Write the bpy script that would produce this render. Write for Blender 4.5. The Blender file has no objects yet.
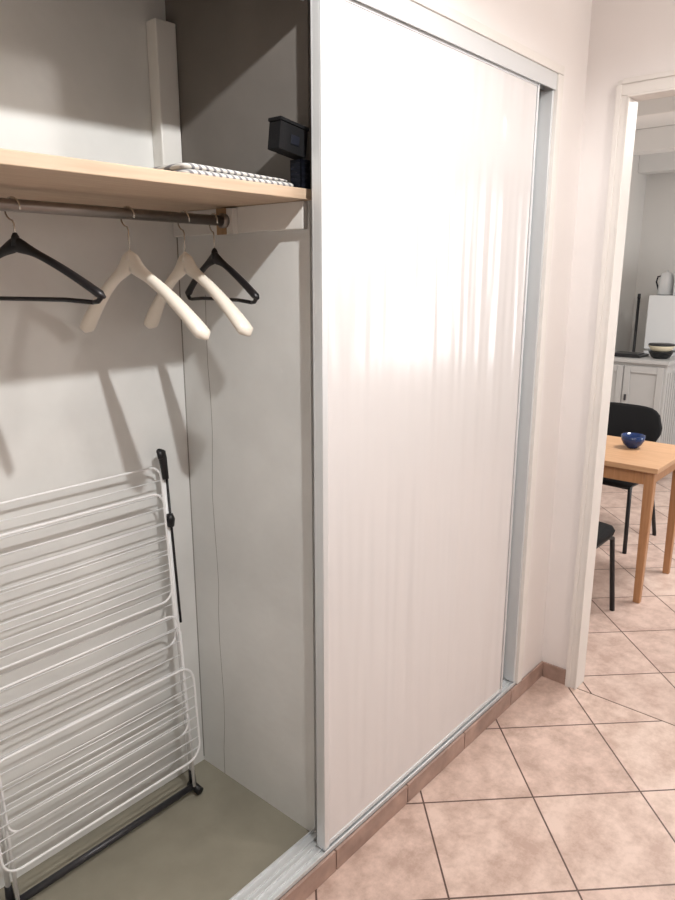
import bpy, bmesh, math, random
from mathutils import Vector, Matrix
random.seed(4)
sc = bpy.context.scene
try:
    sc.view_settings.view_transform = 'Standard'
    sc.view_settings.look = 'None'
except Exception as e:
    print(e)

# ------------------------------------------------------------ materials
def new_mat(name):
    m = bpy.data.materials.new(name); m.use_nodes = True
    nt = m.node_tree
    return m, nt, nt.nodes['Principled BSDF']

def mat(name, col, rough=0.5, metal=0.0, var=0.0, vscale=8.0, bump=0.0, bscale=60.0, spec=0.5, coat=0.0, stretch=None, bdist=0.01):
    m, nt, b = new_mat(name)
    b.inputs['Base Color'].default_value = (*col, 1)
    b.inputs['Roughness'].default_value = rough
    b.inputs['Metallic'].default_value = metal
    b.inputs['Specular IOR Level'].default_value = spec
    b.inputs['Coat Weight'].default_value = coat
    tc = nt.nodes.new('ShaderNodeTexCoord')
    src = tc.outputs['Object']
    if stretch:
        mp = nt.nodes.new('ShaderNodeMapping'); mp.inputs['Scale'].default_value = stretch
        nt.links.new(src, mp.inputs['Vector']); src = mp.outputs['Vector']
    if var > 0:
        n = nt.nodes.new('ShaderNodeTexNoise'); n.inputs['Scale'].default_value = vscale
        n.inputs['Detail'].default_value = 5
        r = nt.nodes.new('ShaderNodeValToRGB')
        r.color_ramp.elements[0].position = 0.3; r.color_ramp.elements[1].position = 0.7
        r.color_ramp.elements[0].color = (*[max(0, c*(1-var)) for c in col], 1)
        r.color_ramp.elements[1].color = (*[min(1, c*(1+var*0.5)) for c in col], 1)
        nt.links.new(src, n.inputs['Vector'])
        nt.links.new(n.outputs['Fac'], r.inputs['Fac'])
        nt.links.new(r.outputs['Color'], b.inputs['Base Color'])
    if bump > 0:
        n2 = nt.nodes.new('ShaderNodeTexNoise'); n2.inputs['Scale'].default_value = bscale
        n2.inputs['Detail'].default_value = 3 if not stretch else 1
        bp = nt.nodes.new('ShaderNodeBump'); bp.inputs['Strength'].default_value = bump
        bp.inputs['Distance'].default_value = bdist
        nt.links.new(src, n2.inputs['Vector'])
        nt.links.new(n2.outputs['Fac'], bp.inputs['Height'])
        nt.links.new(bp.outputs['Normal'], b.inputs['Normal'])
    return m

def tile_mat(name, org, size, rot, c1, c2, grout, gw=0.006):
    m, nt, b = new_mat(name)
    tc = nt.nodes.new('ShaderNodeTexCoord')
    mp = nt.nodes.new('ShaderNodeMapping'); mp.vector_type = 'TEXTURE'
    mp.inputs['Location'].default_value = (org[0], org[1], 0)
    mp.inputs['Rotation'].default_value = (0, 0, rot)
    br = nt.nodes.new('ShaderNodeTexBrick')
    br.offset = 0.0; br.squash = 1.0
    br.inputs['Scale'].default_value = 1.0
    br.inputs['Brick Width'].default_value = size
    br.inputs['Row Height'].default_value = size
    br.inputs['Mortar Size'].default_value = gw/2
    br.inputs['Mortar Smooth'].default_value = 0.15
    br.inputs['Color1'].default_value = (0.42, 0.42, 0.42, 1)
    br.inputs['Color2'].default_value = (0.6, 0.6, 0.6, 1)
    br.inputs['Mortar'].default_value = (0, 0, 0, 1)
    n = nt.nodes.new('ShaderNodeTexNoise'); n.inputs['Scale'].default_value = 9; n.inputs['Detail'].default_value = 10
    n.inputs['Roughness'].default_value = 0.72
    r = nt.nodes.new('ShaderNodeValToRGB')
    r.color_ramp.elements[0].position = 0.38; r.color_ramp.elements[1].position = 0.60
    r.color_ramp.elements[0].color = (*c2, 1); r.color_ramp.elements[1].color = (*c1, 1)
    mul = nt.nodes.new('ShaderNodeMix'); mul.data_type = 'RGBA'; mul.blend_type = 'OVERLAY'
    mul.inputs[0].default_value = 0.35
    mix = nt.nodes.new('ShaderNodeMix'); mix.data_type = 'RGBA'
    mix.inputs[7].default_value = (*grout, 1)
    L = nt.links.new
    L(tc.outputs['Object'], mp.inputs['Vector']); L(mp.outputs['Vector'], br.inputs['Vector'])
    L(tc.outputs['Object'], n.inputs['Vector']); L(n.outputs['Fac'], r.inputs['Fac'])
    L(r.outputs['Color'], mul.inputs[6]); L(br.outputs['Color'], mul.inputs[7])
    L(mul.outputs[2], mix.inputs[6]); L(br.outputs['Fac'], mix.inputs[0])
    L(mix.outputs[2], b.inputs['Base Color'])
    b.inputs['Roughness'].default_value = 0.45
    bp = nt.nodes.new('ShaderNodeBump'); bp.invert = True
    bp.inputs['Strength'].default_value = 0.5; bp.inputs['Distance'].default_value = 0.003
    L(br.outputs['Fac'], bp.inputs['Height']); L(bp.outputs['Normal'], b.inputs['Normal'])
    return m

def wood_mat(name, c1, c2, axis='X', rough=0.45, scale=6):
    m, nt, b = new_mat(name)
    tc = nt.nodes.new('ShaderNodeTexCoord'); mp = nt.nodes.new('ShaderNodeMapping')
    s = {'X': (1, 14, 14), 'Y': (14, 1, 14), 'Z': (14, 14, 1)}[axis]
    mp.inputs['Scale'].default_value = s
    n = nt.nodes.new('ShaderNodeTexNoise'); n.inputs['Scale'].default_value = scale; n.inputs['Detail'].default_value = 6
    r = nt.nodes.new('ShaderNodeValToRGB')
    r.color_ramp.elements[0].position = 0.3; r.color_ramp.elements[1].position = 0.7
    r.color_ramp.elements[0].color = (*c1, 1); r.color_ramp.elements[1].color = (*c2, 1)
    L = nt.links.new
    L(tc.outputs['Object'], mp.inputs['Vector']); L(mp.outputs['Vector'], n.inputs['Vector'])
    L(n.outputs['Fac'], r.inputs['Fac']); L(r.outputs['Color'], b.inputs['Base Color'])
    b.inputs['Roughness'].default_value = rough
    return m

def stripe_mat(name):
    m, nt, b = new_mat(name)
    tc = nt.nodes.new('ShaderNodeTexCoord')
    mp = nt.nodes.new('ShaderNodeMapping'); mp.inputs['Scale'].default_value = (1.0, 0.35, 0.9)
    w = nt.nodes.new('ShaderNodeTexWave'); w.wave_type = 'BANDS'; w.bands_direction = 'DIAGONAL'
    w.inputs['Scale'].default_value = 34; w.inputs['Distortion'].default_value = 0.5
    r = nt.nodes.new('ShaderNodeValToRGB')
    r.color_ramp.elements[0].position = 0.2; r.color_ramp.elements[1].position = 0.5
    r.color_ramp.elements[0].color = (0.20, 0.20, 0.22, 1); r.color_ramp.elements[1].color = (0.66, 0.65, 0.62, 1)
    L = nt.links.new
    L(tc.outputs['Object'], mp.inputs['Vector']); L(mp.outputs['Vector'], w.inputs['Vector'])
    L(w.outputs['Fac'], r.inputs['Fac']); L(r.outputs['Color'], b.inputs['Base Color'])
    b.inputs['Roughness'].default_value = 0.9
    return m

M = {}
M['wall'] = mat('hall_wall_paint', (0.84, 0.80, 0.785), 0.5, var=0.03, vscale=3, bump=0.15, bscale=12)
M['wallB'] = mat('hall_far_wall_paint', (0.55, 0.50, 0.47), 0.7)
M['closet'] = mat('closet_wall_paint', (0.76, 0.77, 0.755), 0.36, var=0.10, vscale=3.5, bump=0.6, bscale=6)
M['shaded'] = mat('closet_upper_shaded', (0.17, 0.155, 0.14), 0.8, var=0.15, vscale=4, bump=0.25, bscale=12)  # dark tone for the upper closet, shade put into the base colour
M['ceil'] = mat('ceiling_paint', (0.82, 0.81, 0.79), 0.7)
M['cfloor'] = mat('closet_floor_vinyl', (0.30, 0.28, 0.22), 0.6, var=0.16, vscale=6, bump=0.1, bscale=30)
M['white'] = mat('white_lacquer', (0.78, 0.77, 0.74), 0.4, var=0.02)
M['door'] = mat('door_laminate', (0.735, 0.715, 0.715), 0.17, bump=0.7, bscale=3.2, spec=0.5, stretch=(4.5, 1, 0.35), bdist=0.012)
M['alu'] = mat('anodised_aluminium', (0.74, 0.765, 0.78), 0.36, metal=0.35)
M['frame'] = mat('frame_paint', (0.80, 0.765, 0.73), 0.45, var=0.03)
M['plinth'] = mat('plinth_tile', (0.42, 0.29, 0.24), 0.45, var=0.30, vscale=14)
M['grout'] = mat('grout', (0.12, 0.085, 0.07), 0.9)
M['dark'] = mat('dark_seam', (0.03, 0.03, 0.03), 0.9)
M['crack'] = mat('crack_line', (0.28, 0.27, 0.25), 0.9)
M['shelf'] = wood_mat('shelf_beech', (0.51, 0.37, 0.26), (0.62, 0.48, 0.35), 'X', 0.5)
M['rod'] = mat('rod_steel', (0.30, 0.27, 0.25), 0.32, metal=0.9)
M['hook'] = mat('hook_steel', (0.65, 0.62, 0.58), 0.25, metal=1.0)
M['cream'] = mat('cream_plastic', (0.84, 0.785, 0.69), 0.28, spec=0.5)
M['black'] = mat('black_plastic', (0.006, 0.006, 0.008), 0.42)
M['blackf'] = mat('black_fabric', (0.006, 0.006, 0.007), 0.85, bump=0.2, bscale=300, spec=0.25)
M['navy'] = mat('navy_plastic', (0.008, 0.010, 0.018), 0.6, spec=0.3)
M['wire'] = mat('white_coated_wire', (0.92, 0.93, 0.94), 0.3)
M['dgrey'] = mat('dark_grey_metal', (0.05, 0.05, 0.055), 0.35, metal=0.4)
M['brown'] = wood_mat('raw_wood', (0.33, 0.2, 0.1), (0.45, 0.3, 0.17), 'Z', 0.6)
M['stripe'] = stripe_mat('striped_cloth')
M['table'] = wood_mat('table_pine', (0.48, 0.27, 0.145), (0.60, 0.36, 0.20), 'Y', 0.38)
M['tableleg'] = wood_mat('table_leg_pine', (0.38, 0.185, 0.085), (0.48, 0.25, 0.12), 'Z', 0.4)
M['blue'] = mat('blue_glaze', (0.010, 0.03, 0.11), 0.12)
M['creamglz'] = mat('cream_glaze', (0.72, 0.66, 0.5), 0.3)
M['kwall'] = mat('kitchen_wall', (0.76, 0.74, 0.71), 0.7, bump=0.2, bscale=12)
M['appl'] = mat('white_enamel', (0.66, 0.67, 0.675), 0.3)
M['cab'] = mat('cabinet_grey', (0.44, 0.435, 0.425), 0.45, var=0.03)
M['glass'] = mat('microwave_glass', (0.02, 0.02, 0.025), 0.1)
M['tileA'] = tile_mat('floor_tiles_hall', (1.901, 0.80), 0.361, math.radians(45),
                      (0.70, 0.54, 0.465), (0.48, 0.34, 0.28), (0.11, 0.062, 0.048))
M['tileB'] = tile_mat('floor_tiles_kitchen', (2.95, 0.72), 0.361, math.radians(45),
                      (0.66, 0.51, 0.44), (0.48, 0.34, 0.285), (0.11, 0.062, 0.048))

# ------------------------------------------------------------ mesh builder
class MB:
    def __init__(s): s.bm = bmesh.new(); s.mats = []
    def mi(s, k):
        if k not in s.mats: s.mats.append(k)
        return s.mats.index(k)
    def _fin(s, faces, k, smooth):
        i = s.mi(k)
        for f in faces: f.material_index = i; f.smooth = smooth
    def box(s, x0, x1, y0, y1, z0, z1, k, mtx=None):
        vs = [s.bm.verts.new((x, y, z)) for z in (z0, z1) for y in (y0, y1) for x in (x0, x1)]
        if mtx is not None:
            for v in vs: v.co = mtx @ v.co
        q = [(0, 2, 3, 1), (4, 5, 7, 6), (0, 1, 5, 4), (2, 6, 7, 3), (0, 4, 6, 2), (1, 3, 7, 5)]
        s._fin([s.bm.faces.new([vs[i] for i in a]) for a in q], k, False)
    def rings(s, rings, k, close=True, cap=True, smooth=True):
        rv = [[s.bm.verts.new(p) for p in r] for r in rings]
        fs = []
        n = len(rv[0])
        for a, b in zip(rv[:-1], rv[1:]):
            for i in range(n if close else n-1):
                j = (i+1) % n
                fs.append(s.bm.faces.new((a[i], a[j], b[j], b[i])))
        if cap:
            fs.append(s.bm.faces.new(rv[0][::-1])); fs.append(s.bm.faces.new(rv[-1]))
        s._fin(fs, k, smooth)
    def tube(s, pts, r, k, n=10, cyc=False):
        pts = [Vector(p) for p in pts]; N = len(pts)
        rr = r if isinstance(r, (list, tuple)) else [r]*N
        rings = []; prev = None
        for i, p in enumerate(pts):
            if cyc: t = pts[(i+1) % N]-pts[i-1]
            elif i == 0: t = pts[1]-pts[0]
            elif i == N-1: t = pts[-1]-pts[-2]
            else: t = (pts[i+1]-p).normalized()+(p-pts[i-1]).normalized()
            t.normalize()
            if prev is None:
                a = Vector((0, 0, 1)) if abs(t.z) < 0.9 else Vector((1, 0, 0))
                u = t.cross(a).normalized()
            else:
                u = (prev - t*prev.dot(t)).normalized()
            prev = u; w = t.cross(u)
            rings.append([p+rr[i]*(math.cos(2*math.pi*j/n)*u+math.sin(2*math.pi*j/n)*w) for j in range(n)])
        if cyc: rings.append(rings[0])
        s.rings(rings, k, cap=not cyc)
    def lathe(s, c, prof, k, n=32):
        c = Vector(c)
        rings = [[c+Vector((r*math.cos(2*math.pi*j/n), r*math.sin(2*math.pi*j/n), z)) for j in range(n)] for r, z in prof]
        s.rings(rings, k)
    def obj(s, name, bevel=0, loc=(0, 0, 0), rotz=0, seg=2):
        bmesh.ops.recalc_face_normals(s.bm, faces=s.bm.faces)
        me = bpy.data.meshes.new(name); s.bm.to_mesh(me); s.bm.free()
        for k in s.mats: me.materials.append(M[k])
        o = bpy.data.objects.new(name, me); sc.collection.objects.link(o)
        o.location = loc; o.rotation_euler = (0, 0, rotz)
        if bevel:
            b = o.modifiers.new('bevel', 'BEVEL'); b.width = bevel; b.segments = seg; b.limit_method = 'ANGLE'
            b.angle_limit = math.radians(50)
        return o

def rrect(cx, cy, hx, hy, r, n=5):
    out = []
    for (sx, sy, a0) in ((1, 1, 0), (-1, 1, 90), (-1, -1, 180), (1, -1, 270)):
        for i in range(n+1):
            a = math.radians(a0+90*i/n)
            out.append((cx+sx*(hx-r)+r*math.cos(a), cy+sy*(hy-r)+r*math.sin(a)))
    return out

WY = 1.104      # closet wall face
SX = 1.27       # closet divider face
BY = 1.694      # closet back wall
CX = 2.60       # wall with doorway
H = 2.72
OY = 0.952      # doorway left edge
WT = 0.07

# ------------------------------------------------------------ room shell
b = MB(); b.box(-1.6, 2.600, -1.4, WY+0.0, -0.05, 0, 'tileA'); b.obj('floor')
b = MB(); b.box(2.606, 7.3, -1.4, 2.45, -0.05, 0, 'tileB'); b.obj('floor_kitchen')
b = MB(); b.box(2.600, 2.606, -1.4, 2.45, -0.05, -0.001, 'grout'); b.obj('floor_joint')
b = MB(); b.box(-1.6, 7.3, -1.4, 2.5, H, H+0.06, 'ceil'); b.obj('ceiling')
b = MB()
b.box(-1.6, 0.14, WY, WY+0.10, 0, H, 'wall')
b.box(0.14, 2.405, WY, WY+0.10, 2.315, H, 'wall')
b.box(2.405, CX, WY, WY+0.10, 0, H, 'wall')
b.obj('wall_closet_front')
b = MB(); b.box(-1.6, 2.6, -1.4, -1.3, 0, H, 'wallB'); b.obj('wall_back')
b = MB(); b.box(-1.6, -1.5, -1.3, WY, 0, H, 'wallB'); b.obj('wall_left')
b = MB()
b.box(CX, CX+WT, OY, 2.40, 0, H, 'wall')
b.box(CX, CX+WT, 0.08, OY, 2.245, H, 'wall')
b.box(CX, CX+WT, -1.4, 0.08, 0, H, 'wall')
b.obj('wall_right')
# closet carcass
b = MB(); b.box(0.18, 2.50, BY, BY+0.08, 0, H, 'closet'); b.obj('wall_closet_rear')
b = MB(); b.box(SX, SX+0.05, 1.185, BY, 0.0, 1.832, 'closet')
b.box(SX, SX+0.05, 1.185, BY, 1.832, H, 'shaded'); b.obj('wall_closet_divider')  # above the shelf the divider's shade is painted as a darker colour
b = MB(); b.box(0.12, 0.18, WY+0.10, BY, 0, H, 'closet'); b.obj('wall_closet_left')
b = MB(); b.box(2.405, 2.45, WY+0.10, BY, 0, H, 'closet'); b.obj('wall_closet_right')
b = MB(); b.box(0.18, 2.40, WY+0.002, BY, 0, 0.06, 'cfloor'); b.obj('floor_closet')
b = MB(); b.box(0.18, 2.40, WY+0.102, BY-0.001, 2.62, 2.66, 'shaded'); b.obj('ceiling_closet')
# kitchen walls
b = MB(); b.box(7.2, 7.3, -1.4, 2.4, 0, H, 'kwall'); b.obj('wall_kitchen_far')
b = MB(); b.box(2.67, 7.3, 2.4, 2.5, 0, H, 'kwall'); b.obj('wall_kitchen_left')
b = MB(); b.box(2.67, 7.3, -1.5, -1.4, 0, H, 'kwall'); b.obj('wall_kitchen_right')
for i, x in enumerate((3.3, 4.55, 5.8, 6.95)):
    b = MB(); b.box(x, x+0.16, -1.4, 2.4, 2.56, H-0.001, 'ceil'); b.obj('ceiling_beam', 0.006)

# plinth tiles
b = MB()
b.box(-1.5, 2.40, WY-0.004, WY+0.002, 0, 0.066, 'grout')
x = 1.262-0.35*7
while x < CX-0.02:
    x1 = min(x+0.3455, CX-0.002)
    b.box(max(x, -1.5), x1, WY-0.011, WY-0.003, 0.001, 0.068, 'plinth')
    x += 0.35
b.obj('baseboard_front', 0.0015)
b = MB(); b.box(CX-0.009, CX, 0.992, WY-0.012, 0.001, 0.068, 'plinth'); b.obj('baseboard_right', 0.0015)
b = MB(); b.box(CX-0.009, CX, -1.3, 0.01, 0.001, 0.068, 'plinth'); b.obj('baseboard_right', 0.0015)

# doorway casing
b = MB()
b.box(CX-0.010, CX-0.0005, OY, 0.988, 0, 2.240, 'frame')
b.box(CX-0.010, CX-0.0005, 0.04, 0.08, 0, 2.240, 'frame')
b.box(CX-0.010, CX-0.0005, 0.04, 0.988, 2.2405, 2.290, 'frame')
b.box(CX-0.016, CX-0.0105, 0.972, 0.990, 0, 2.275, 'frame')
b.box(CX-0.016, CX-0.0105, 0.038, 0.971, 2.275, 2.292, 'frame')
b.box(CX-0.014, CX+WT+0.004, OY-0.008, OY-0.0005, 0, 2.232, 'frame')
b.box(CX-0.014, CX+WT+0.004, 0.0805, 0.088, 0, 2.232, 'frame')
b.box(CX-0.014, CX+WT+0.004, 0.0805, OY-0.0005, 2.2325, 2.2400, 'frame')
b.obj('trim_doorway', 0.002)

# closet frame (casing, jamb, head)
b = MB()
b.box(2.3655, 2.404, WY-0.008, WY+0.10, 0.069, 2.2865, 'frame')
b.box(0.141, 2.404, WY-0.008, WY+0.10, 2.2875, 2.314, 'frame')
b.box(0.141, 0.18, WY-0.008, WY+0.10, 0.069, 2.2865, 'frame')
b.obj('trim_closet', 0.0015)
# tracks
b = MB()
b.box(0.181, 2.365, WY-0.002, WY+0.003, 2.238, 2.287, 'alu')
b.box(0.181, 2.365, WY+0.003, WY+0.09, 2.279, 2.2865, 'alu')
b.box(0.181, 2.365, WY+0.041, WY+0.044, 2.245, 2.279, 'alu')
b.box(0.181, 2.365, WY+0.0905, WY+0.094, 2.238, 2.2865, 'alu')
b.obj('sliding_door_top_track')
b = MB()
b.box(0.181, 2.365, WY, WY+0.088, 0.0605, 0.070, 'alu')
for y in (0.0, 0.040, 0.084):
    b.box(0.181, 2.365, WY+y, WY+y+0.004, 0.070, 0.079, 'alu')
for y in (0.0205, 0.0625):
    b.box(0.181, 2.365, WY+y-0.002, WY+y+0.002, 0.070, 0.076, 'alu')
b.obj('sliding_door_bottom_track', 0.0006)

def slider(name, x0, x1, y0, wl, wr):
    b = MB()
    y1 = y0+0.03
    b.box(x0+0.010, x1-0.006, y0+0.006, y1-0.006, 0.090, 2.238, 'door')
    for (a, c) in ((x0, x0+wl), (x1-wr, x1)):
        b.box(a, c, y0, y0+0.005, 0.078, 2.250, 'alu')
        b.box(a, c, y1-0.005, y1, 0.078, 2.250, 'alu')
        b.box((a if a == x0 else c-0.004), (a+0.004 if a == x0 else c), y0+0.005, y1-0.005, 0.078, 2.250, 'alu')
    b.box(x0+wl, x1-wr, y0+0.003, y1-0.003, 0.079, 0.094, 'alu')
    b.box(x0+wl, x1-wr, y0+0.003, y1-0.003, 2.232, 2.250, 'alu')
    return b.obj(name, 0.0010)
slider('sliding_door', 1.230, 2.262, WY+0.006, 0.019, 0.007)
slider('sliding_door', 1.290, 2.340, WY+0.050, 0.019, 0.030)
b = MB()
b.box(2.353, 2.3648, WY+0.004, WY+0.084, 0.080, 2.237, 'alu')
b.obj('trim_jamb_channel', 0.001)

def crack(name, pts, r=0.0016):
    b = MB(); b.tube(pts, r, 'crack', 6); b.obj(name)
crack('trim_seam', [(SX+0.0004, 1.582+0.004*math.sin(i*1.3)+random.uniform(-.003, .003), 1.60-i*0.0965) for i in range(17)], 0.0011)
crack('trim_seam', [(SX-0.0008, BY-0.0008, 1.755-i*0.105) for i in range(17)], 0.0016)
b = MB(); b.box(1.205, SX-0.002, 1.650, BY-0.001, 1.846, 2.285, 'white'); b.obj('corner_post', 0.003)
b = MB(); b.box(SX-0.016, SX-0.0005, 1.19, BY-0.004, 1.757, 1.820, 'white'); b.obj('trim_shelf_cleat', 0.002)
b = MB(); b.box(0.1805, 0.196, 1.19, BY-0.004, 1.757, 1.820, 'white'); b.obj('trim_shelf_cleat', 0.002)
b = MB(); b.box(0.181, SX-0.001, 1.172, BY-0.002, 1.8205, 1.8445, 'shelf'); b.obj('closet_shelf', 0.002)

# clothes rail
RY, RZ = 1.447, 1.786
b = MB()
b.tube([(0.197, RY, RZ), (SX-0.020, RY, RZ)], 0.0125, 'rod', 20)
b.box(SX-0.034, SX-0.0165, RY-0.028, RY+0.03, RZ-0.032, RZ+0.030, 'white')
b.box(SX-0.037, SX-0.0345, RY-0.006, RY+0.03, RZ-0.033, RZ+0.031, 'brown')
b.tube([(SX-0.046, RY, RZ), (SX-0.034, RY, RZ)], 0.018, 'rod', 20)
b.obj('clothes_rail')

# ------------------------------------------------------------ hangers
def hook(b, zneck, r=0.022):
    cz = 0.0125+0.0022-r+0.0005
    pts = [(0, 0, zneck), (0, 0, zneck*0.6+(cz-r)*0.4), (0, 0, cz-r-0.006)]
    for i in range(0, 15):
        a = math.radians(-80+i*19.0)
        pts.append((0, r*math.cos(a)*1.0, cz+r*math.sin(a)))
    b.tube(pts, 0.0019, 'hook', 8)

def ell(c, t, hw, hh, n=18):
    u = Vector((1, 0, 0)); w = Vector((0, -t.z, t.y))
    return [c+u*hw*math.cos(2*math.pi*i/n)+w*hh*math.sin(2*math.pi*i/n) for i in range(n)]

def coat_hanger(name, x, rot, A=0.205):
    b = MB(); hook(b, -0.090)
    N = 44; rings = []
    def ctr(s):
        a = abs(s)
        z = -0.112-0.088*a-0.072*a**2.0+0.010*math.exp(-(a/0.10)**2)
        return Vector((0.022*a**1.6, s*A, z))
    for i in range(N+1):
        s = -1+2*i/N
        a = abs(s)
        c = ctr(s); t = (ctr(min(1, s+0.02))-ctr(max(-1, s-0.02))).normalized()
        hw = 0.007+0.017*a**1.1
        hh = 0.0115+0.013*math.exp(-(a/0.15)**2)+0.004*a
        e = 1.0
        if a > 0.93: e = math.sqrt(max(0.02, 1-((a-0.93)/0.072)**2))
        rings.append(ell(c, t, hw*e, hh*e))
    b.rings(rings, 'cream')
    b.lathe((0, 0, 0), [(0.0085, -0.103), (0.0078, -0.090), (0.006, -0.082), (0.003, -0.079)], 'cream', 16)
    return b.obj(name, 0, (x, RY, RZ), rot)

def bar_hanger(name, x, rot, A=0.205, hookneck=-0.052, drop=0.075):
    b = MB(); hook(b, hookneck)
    N = 40; rings = []
    z0 = hookneck-0.014
    def ctr(s):
        a = abs(s); return Vector((0.010*a**2, s*A, z0-drop*(0.62*a+0.38*a**1.8)))
    for i in range(N+1):
        s = -1+2*i/N; a = abs(s)
        c = ctr(s); t = (ctr(min(1, s+0.02))-ctr(max(-1, s-0.02))).normalized()
        e = math.sqrt(max(0.05, 1-((a-0.95)/0.055)**2)) if a > 0.95 else 1
        rings.append(ell(c, t, (0.0055+0.005*a)*e, (0.0075+0.008*math.exp(-(a/0.16)**2)+0.001*a)*e, 14))
    b.rings(rings, 'black')
    for sg in (-1, 1):
        c = ctr(0.95*sg)
        b.tube([c+Vector((0, 0, 0.001)), c+Vector((0, 0.001*sg, -0.008)), c+Vector((0, -0.005*sg, -0.014)), c+Vector((0, -0.018*sg, -0.016))], [0.006, 0.0055, 0.005, 0.0042], 'black', 10)
    y = 0.95*A-0.018; x1 = ctr(0.95).x; zb = ctr(0.95).z-0.016
    b.tube([(x1, -y, zb), (x1, -y*0.6, zb+0.004), (x1, y*0.6, zb+0.004), (x1, y, zb)], 0.0046, 'black', 10)
    b.lathe((0, 0, 0), [(0.009, z0-0.004), (0.008, z0+0.014), (0.004, z0+0.022)], 'black', 14)
    return b.obj(name, 0, (x, RY, RZ), rot)

bar_hanger('black_clothes_hanger', 0.690, math.radians(15), 0.213, -0.060, 0.102)
coat_hanger('cream_coat_hanger', 0.951, math.radians(9), 0.202)
coat_hanger('cream_coat_hanger', 1.106, math.radians(1), 0.195)
bar_hanger('black_clothes_hanger', 1.198, math.radians(-12), 0.19, -0.076, 0.098)

# ------------------------------------------------------------ things on the shelf
b = MB()
for li, (z0, z1, dx) in enumerate(((1.8460, 1.8580, 0), (1.8585, 1.8705, 0.008))):
    hx = 0.158-dx; hy = 0.13-dx*0.5
    rg = []
    h = z1-z0
    for (q, ins) in ((0, 0.006), (0.15, 0.002), (0.4, 0.0), (0.65, 0.0), (0.88, 0.002), (1, 0.007)):
        rg.append([(px, py, z0+h*q-(0.006*max(0, (px-1.12)/0.09) if li else 0)*q) for px, py in rrect(1.088-dx, 1.33, hx-ins, hy-ins, 0.02)])
    b.rings(rg, 'stripe')
b.obj('folded_striped_cloth')
b = MB()
x0, x1, y0, y1, z0, z1 = 1.238, 1.268, 1.180, 1.214, 1.846, 1.908
b.box(x0, x1, y0, y1, z0, z0+0.003, 'navy')
for zz in (z0+0.010, z0+0.022, z0+0.034, z0+0.046, z1-0.007):
    b.box(x0, x1, y0, y0+0.003, zz, zz+0.007, 'navy'); b.box(x0, x1, y1-0.003, y1, zz, zz+0.007, 'navy')
    b.box(x0, x0+0.003, y0, y1, zz, zz+0.007, 'navy'); b.box(x1-0.003, x1, y0, y1, zz, zz+0.007, 'navy')
for i in range(7):
    xx = x0+i*(x1-x0-0.004)/6; yy = y0+i*(y1-y0-0.004)/6
    b.box(xx, xx+0.002, y0, y0+0.003, z0, z1, 'navy'); b.box(xx, xx+0.002, y1-0.003, y1, z0, z1, 'navy')
    b.box(x0, x0+0.003, yy, yy+0.002, z0, z1, 'navy'); b.box(x1-0.003, x1, yy, yy+0.002, z0, z1, 'navy')
b.obj('small_storage_basket')
b = MB()
mt = Matrix.Translation((1.219, 1.198, 1.950)) @ Matrix.Rotation(math.radians(8), 4, 'Y')
b.box(-0.046, 0.040, -0.018, 0.018, -0.034, 0.024, 'blackf', mt)
b.box(-0.049, 0.043, -0.020, 0.020, 0.025, 0.032, 'blackf', mt)
b.box(-0.012, 0.014, -0.020, -0.0185, -0.016, 0.004, 'navy', mt)
b.obj('black_storage_case', 0.003)

# ------------------------------------------------------------ clothes airer
XL, XR = 0.570, 1.150
def P(x, s, o=0.0):
    return Vector((x, 1.600+0.062*s-o, 0.075+1.085*s))
def panel(b, xa, xb, s0, s1, o, n, rr=0.035, fr=0.0032, w=0.0018):
    pts = [P(px, py, o) for px, py in rrect((xa+xb)/2, (s0+s1)/2, (xb-xa)/2, (s1-s0)/2, rr)]
    b.tube(pts, fr, 'wire', 8, cyc=True)
    for i in range(1, n+1):
        s = s0+(s1-s0)*i/(n+1)
        b.tube([P(xa, s, o), P((xa+xb)/2, s-0.002, o), P(xb, s, o)], w, 'wire', 6)
b = MB()
b.tube([P(XL, 0.01), P(XL, 0.98)], 0.007, 'wire', 12)
b.tube([P(XR, 0.01), P(XR, 0.98)], 0.007, 'wire', 12)
b.tube([P(XL+0.010, 0.02, 0.022), P(XL+0.010, 0.5, 0.022)], 0.005, 'wire', 12)
b.tube([P(XR-0.010, 0.02, 0.022), P(XR-0.010, 0.5, 0.022)], 0.005, 'wire', 12)
b.tube([P(XL, 0.012, 0.010), P(XR, 0.012, 0.010)], 0.0105, 'dgrey', 12)
for x in (XL, XR):
    b.tube([P(x, 0.006, -0.014), P(x, 0.008, 0.01), P(x, 0.004, 0.036)], [0.012, 0.012, 0.013], 'black', 14)
    b.tube([P(x, 0.0, 0.0), P(x, 0.06, 0.0)], [0.013, 0.009], 'black', 12)
    b.tube([P(x, 0.93, 0.012), P(x, 0.985, 0.006), P(x-0.002, 1.0, 0.004), P(x-0.012, 1.006, 0.012), P(x-0.018, 0.99, 0.022)], [0.009, 0.012, 0.013, 0.010, 0.007], 'black', 12)
    b.tube([P(x+0.002, 0.80, 0.012), P(x, 0.82, 0.016), P(x, 0.835, 0.014)], [0.010, 0.013, 0.009], 'black', 12)
    b.tube([P(x+0.006, 0.52, 0.010), P(x+0.006, 0.94, 0.008)], 0.0038, 'black', 8)
panel(b, XL+0.007, XR-0.007, 0.46, 0.965, 0.000, 12)
panel(b, XL-0.01, XR-0.020, 0.60, 0.90, 0.020, 6)
panel(b, XL-0.02, XR+0.012, 0.115, 0.40, 0.040, 8, 0.045, 0.0036)
panel(b, XL+0.010, XR-0.016, 0.20, 0.56, 0.030, 8)
b.obj('clothes_drying_rack')

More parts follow.
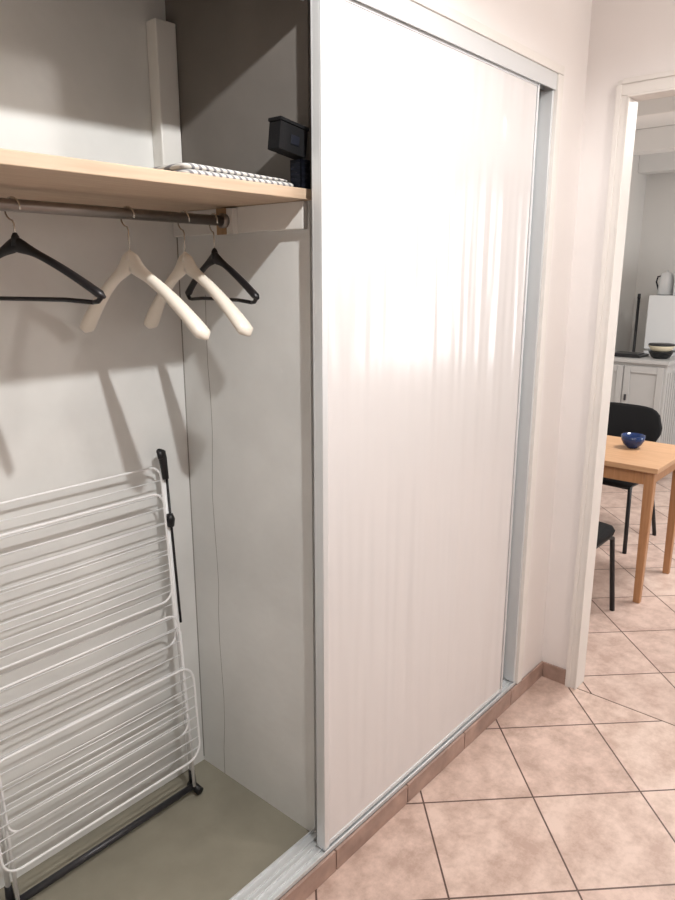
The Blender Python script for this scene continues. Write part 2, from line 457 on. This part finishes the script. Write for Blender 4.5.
# ------------------------------------------------------------ kitchen / dining furniture
TX0, TX1, TY0, TY1 = 3.53, 4.13, 0.985, 1.95
b = MB()
b.box(TX0, TX1, TY0, TY1, 0.708, 0.735, 'table')
b.box(TX0+0.04, TX1-0.04, TY0+0.035, TY0+0.053, 0.635, 0.7075, 'tableleg')
b.box(TX0+0.04, TX1-0.04, TY1-0.053, TY1-0.035, 0.635, 0.7075, 'tableleg')
b.box(TX0+0.035, TX0+0.053, TY0+0.055, TY1-0.055, 0.635, 0.7075, 'tableleg')
b.box(TX1-0.053, TX1-0.035, TY0+0.055, TY1-0.055, 0.635, 0.7075, 'tableleg')
for lx, ly in ((TX0+0.05, TY0+0.045), (TX1-0.06, TY0+0.045), (TX0+0.05, TY1-0.055), (TX1-0.06, TY1-0.055)):
    rg = [[(lx+px*h, ly+py*h, z) for px, py in rrect(0, 0, 1, 1, 0.25, 3)] for z, h in ((0, 0.017), (0.60, 0.024), (0.7075, 0.024))]
    b.rings(rg, 'tableleg', smooth=False)
b.obj('dining_table', 0.003)
b = MB()
b.lathe((3.90, 1.235, 0.7355), [(0.025, 0), (0.027, 0.004), (0.047, 0.02), (0.060, 0.045), (0.062, 0.072), (0.059, 0.072), (0.054, 0.043), (0.035, 0.018), (0.005, 0.010)], 'blue')
b.obj('blue_bowl')

def chair(x, y, rot, k=1.0):
    b = MB()
    rg = []
    for z, ins in ((0.415, 0.02), (0.425, 0.004), (0.445, 0.0), (0.462, 0.008), (0.470, 0.03)):
        rg.append([(px, py, z-(0.012*max(0, px/0.2)**2)) for px, py in rrect(0, 0, 0.215-ins, 0.235*k-ins, 0.07)])
    b.rings(rg, 'blackf')
    N = 16
    rings = []
    for i in range(N+1):
        t = -1+2*i/N
        yy = t*0.235*k; xx = -0.235+0.045*t*t
        hh = 0.135*math.sqrt(max(0.04, 1-abs(t)**5)); th = 0.016
        ring = []
        for (a, c) in rrect(0, 0, th, hh, 0.014, 3):
            ring.append((xx+a-0.10*(c/0.3), yy, 0.70+c))
        rings.append(ring)
    b.rings(rings, 'blackf')
    w = k*1.03
    for sg in (-1, 1):
        b.tube([(0.205, sg*0.235*w, 0.0), (0.185, sg*0.225*w, 0.20), (0.165, sg*0.215*w, 0.395), (0.13, sg*0.205*w, 0.408), (-0.12, sg*0.205*w, 0.408), (-0.175, sg*0.205*w, 0.395), (-0.21, sg*0.225*w, 0.2), (-0.245, sg*0.24*w, 0.0)], 0.0125, 'black', 12)
        b.tube([(-0.14, sg*0.18, 0.408), (-0.215, sg*0.18, 0.435), (-0.235, sg*0.175, 0.50), (-0.245, sg*0.165, 0.68)], 0.010, 'black', 12)
    b.tube([(0.16, -0.21*w, 0.40), (0.16, 0.21*w, 0.40)], 0.010, 'black', 10)
    b.tube([(-0.17, -0.21*w, 0.40), (-0.17, 0.21*w, 0.40)], 0.010, 'black', 10)
    return b.obj('visitor_chair', 0, (x, y, 0), rot)
chair(3.195, 1.335, 0)
chair(4.43, 1.56, math.radians(176), 1.08)

# sideboard (grey, panelled door, slim top)
b = MB()
cx0, cx1, cy0, cy1 = 5.88, 6.33, 1.65, 2.33
b.box(cx0+0.01, cx1, cy0+0.01, cy1-0.01, 0.06, 0.969, 'cab')
b.box(cx0-0.02, cx1, cy0-0.01, cy1+0.01, 0.970, 1.0, 'cab')
for i in range(2):
    ya = cy0+0.03+i*0.315; yb = ya+0.305
    b.box(cx0-0.004, cx0+0.0095, ya, ya+0.05, 0.09, 0.945, 'cab')
    b.box(cx0-0.004, cx0+0.0095, yb-0.05, yb, 0.09, 0.945, 'cab')
    b.box(cx0-0.004, cx0+0.0095, ya+0.051, yb-0.051, 0.89, 0.945, 'cab')
    b.box(cx0-0.004, cx0+0.0095, ya+0.051, yb-0.051, 0.09, 0.15, 'cab')
    for zz in (0.66,): b.box(cx0-0.020, cx0-0.0045, yb-0.035, yb-0.020, zz, zz+0.05, 'dgrey')
b.box(cx0+0.02, cx1-0.02, cy0+0.03, cy1-0.03, 0, 0.0595, 'dark')
for i in range(6): b.box(cx0+0.05+i*0.06, cx0+0.07+i*0.06, cy0+0.004, cy0+0.0095, 0.15, 0.9, 'cab')
b.obj('sideboard', 0.003)
b = MB()
b.box(5.95, 6.19, 1.90, 2.16, 1.001, 1.02, 'black'); b.box(5.98, 6.16, 1.93, 2.13, 1.0205, 1.028, 'dgrey')
b.obj('induction_hot_plate', 0.003)
b = MB(); b.lathe((6.06, 1.77, 1.001), [(0.05, 0), (0.07, 0.01), (0.092, 0.05), (0.095, 0.055), (0.088, 0.055), (0.06, 0.012), (0.005, 0.008)], 'black')
b.lathe((6.06, 1.77, 1.058), [(0.06, 0), (0.08, 0.012), (0.098, 0.04), (0.1, 0.045), (0.093, 0.045), (0.07, 0.02), (0.005, 0.012)], 'creamglz')
b.lathe((6.06, 1.77, 1.105), [(0.098, 0), (0.102, 0.006), (0.095, 0.014), (0.02, 0.016)], 'black')
b.obj('stacked_bowls')
b = MB()
b.box(6.47, 7.05, 1.44, 2.02, 0.03, 1.49, 'appl')
b.box(6.41, 6.468, 1.44, 2.02, 0.05, 1.02, 'appl'); b.box(6.41, 6.468, 1.44, 2.02, 1.035, 1.49, 'appl')
b.box(6.385, 6.4095, 1.46, 1.48, 0.75, 1.0, 'appl'); b.box(6.385, 6.4095, 1.46, 1.48, 1.06, 1.3, 'appl')
b.box(6.5, 7.0, 1.47, 1.99, 0, 0.0295, 'dark')
b.obj('refrigerator', 0.006)
b = MB()
b.box(6.48, 6.86, 1.45, 1.85, 1.4915, 1.74, 'appl'); b.box(6.474, 6.4795, 1.45+0.01, 1.72, 1.52, 1.715, 'glass')
b.box(6.47, 6.4795, 1.74, 1.84, 1.51, 1.72, 'appl')
b.obj('microwave_oven', 0.006)
b = MB()
b.lathe((6.60, 1.945, 1.4915), [(0.06, 0), (0.065, 0.01), (0.06, 0.12), (0.048, 0.17), (0.038, 0.185), (0.012, 0.19), (0.012, 0.205)], 'appl')
b.tube([(6.60, 1.99, 1.65), (6.60, 2.020, 1.645), (6.60, 2.028, 1.60), (6.60, 2.004, 1.53)], 0.007, 'navy', 10)
b.obj('electric_kettle')
b = MB()
b.tube([(6.50, 2.13, 0.03), (6.50, 2.13, 1.46)], 0.012, 'black', 12)
b.box(6.47, 6.53, 2.06, 2.24, 0.0, 0.05, 'black')
b.tube([(6.50, 2.13, 1.46), (6.50, 2.13, 1.50)], [0.015, 0.012], 'black', 12)
b.obj('broom')

# ------------------------------------------------------------ lights
def area(name, loc, size, power, col, aim=None, shape='DISK'):
    l = bpy.data.lights.new(name, 'AREA'); l.shape = shape; l.size = size; l.energy = power; l.color = col
    o = bpy.data.objects.new(name, l); sc.collection.objects.link(o); o.location = loc
    if aim: o.rotation_euler = (Vector(aim)-Vector(loc)).to_track_quat('-Z', 'Y').to_euler()
    return o
def point(name, loc, r, power, col):
    l = bpy.data.lights.new(name, 'POINT'); l.shadow_soft_size = r; l.energy = power; l.color = col
    o = bpy.data.objects.new(name, l); sc.collection.objects.link(o); o.location = loc; return o
def spot(name, loc, r, power, col, cone=172, blend=0.25):
    l = bpy.data.lights.new(name, 'SPOT'); l.shadow_soft_size = r; l.energy = power; l.color = col
    l.spot_size = math.radians(cone); l.spot_blend = blend
    o = bpy.data.objects.new(name, l); sc.collection.objects.link(o); o.location = loc; return o
spot('hall_ceiling_light', (0.80, 0.26, 2.56), 0.020, 84, (1, 0.985, 0.965))
point('hall_ceiling_light', (1.95, -0.35, 2.50), 0.07, 25, (1, 0.93, 0.87))
area('kitchen_ceiling_light', (4.3, 0.6, 2.54), 0.6, 46, (1, 0.975, 0.94))
area('kitchen_window_light', (5.2, -1.3, 1.6), 1.4, 38, (0.95, 0.98, 1.0), (5.2, 2, 1.2), 'SQUARE')

w = bpy.data.worlds.new('world'); sc.world = w; w.use_nodes = True
w.node_tree.nodes['Background'].inputs[0].default_value = (0.8, 0.88, 1, 1)
w.node_tree.nodes['Background'].inputs[1].default_value = 0.3

# ------------------------------------------------------------ camera
cam = bpy.data.cameras.new('camera'); co = bpy.data.objects.new('camera', cam); sc.collection.objects.link(co)
co.location = (0, 0, 1.65)
co.rotation_euler = (math.radians(90-13.86), 0, math.radians(40.84-90))
cam.sensor_width = 36; cam.lens = 28.2; cam.clip_start = 0.02
sc.camera = co
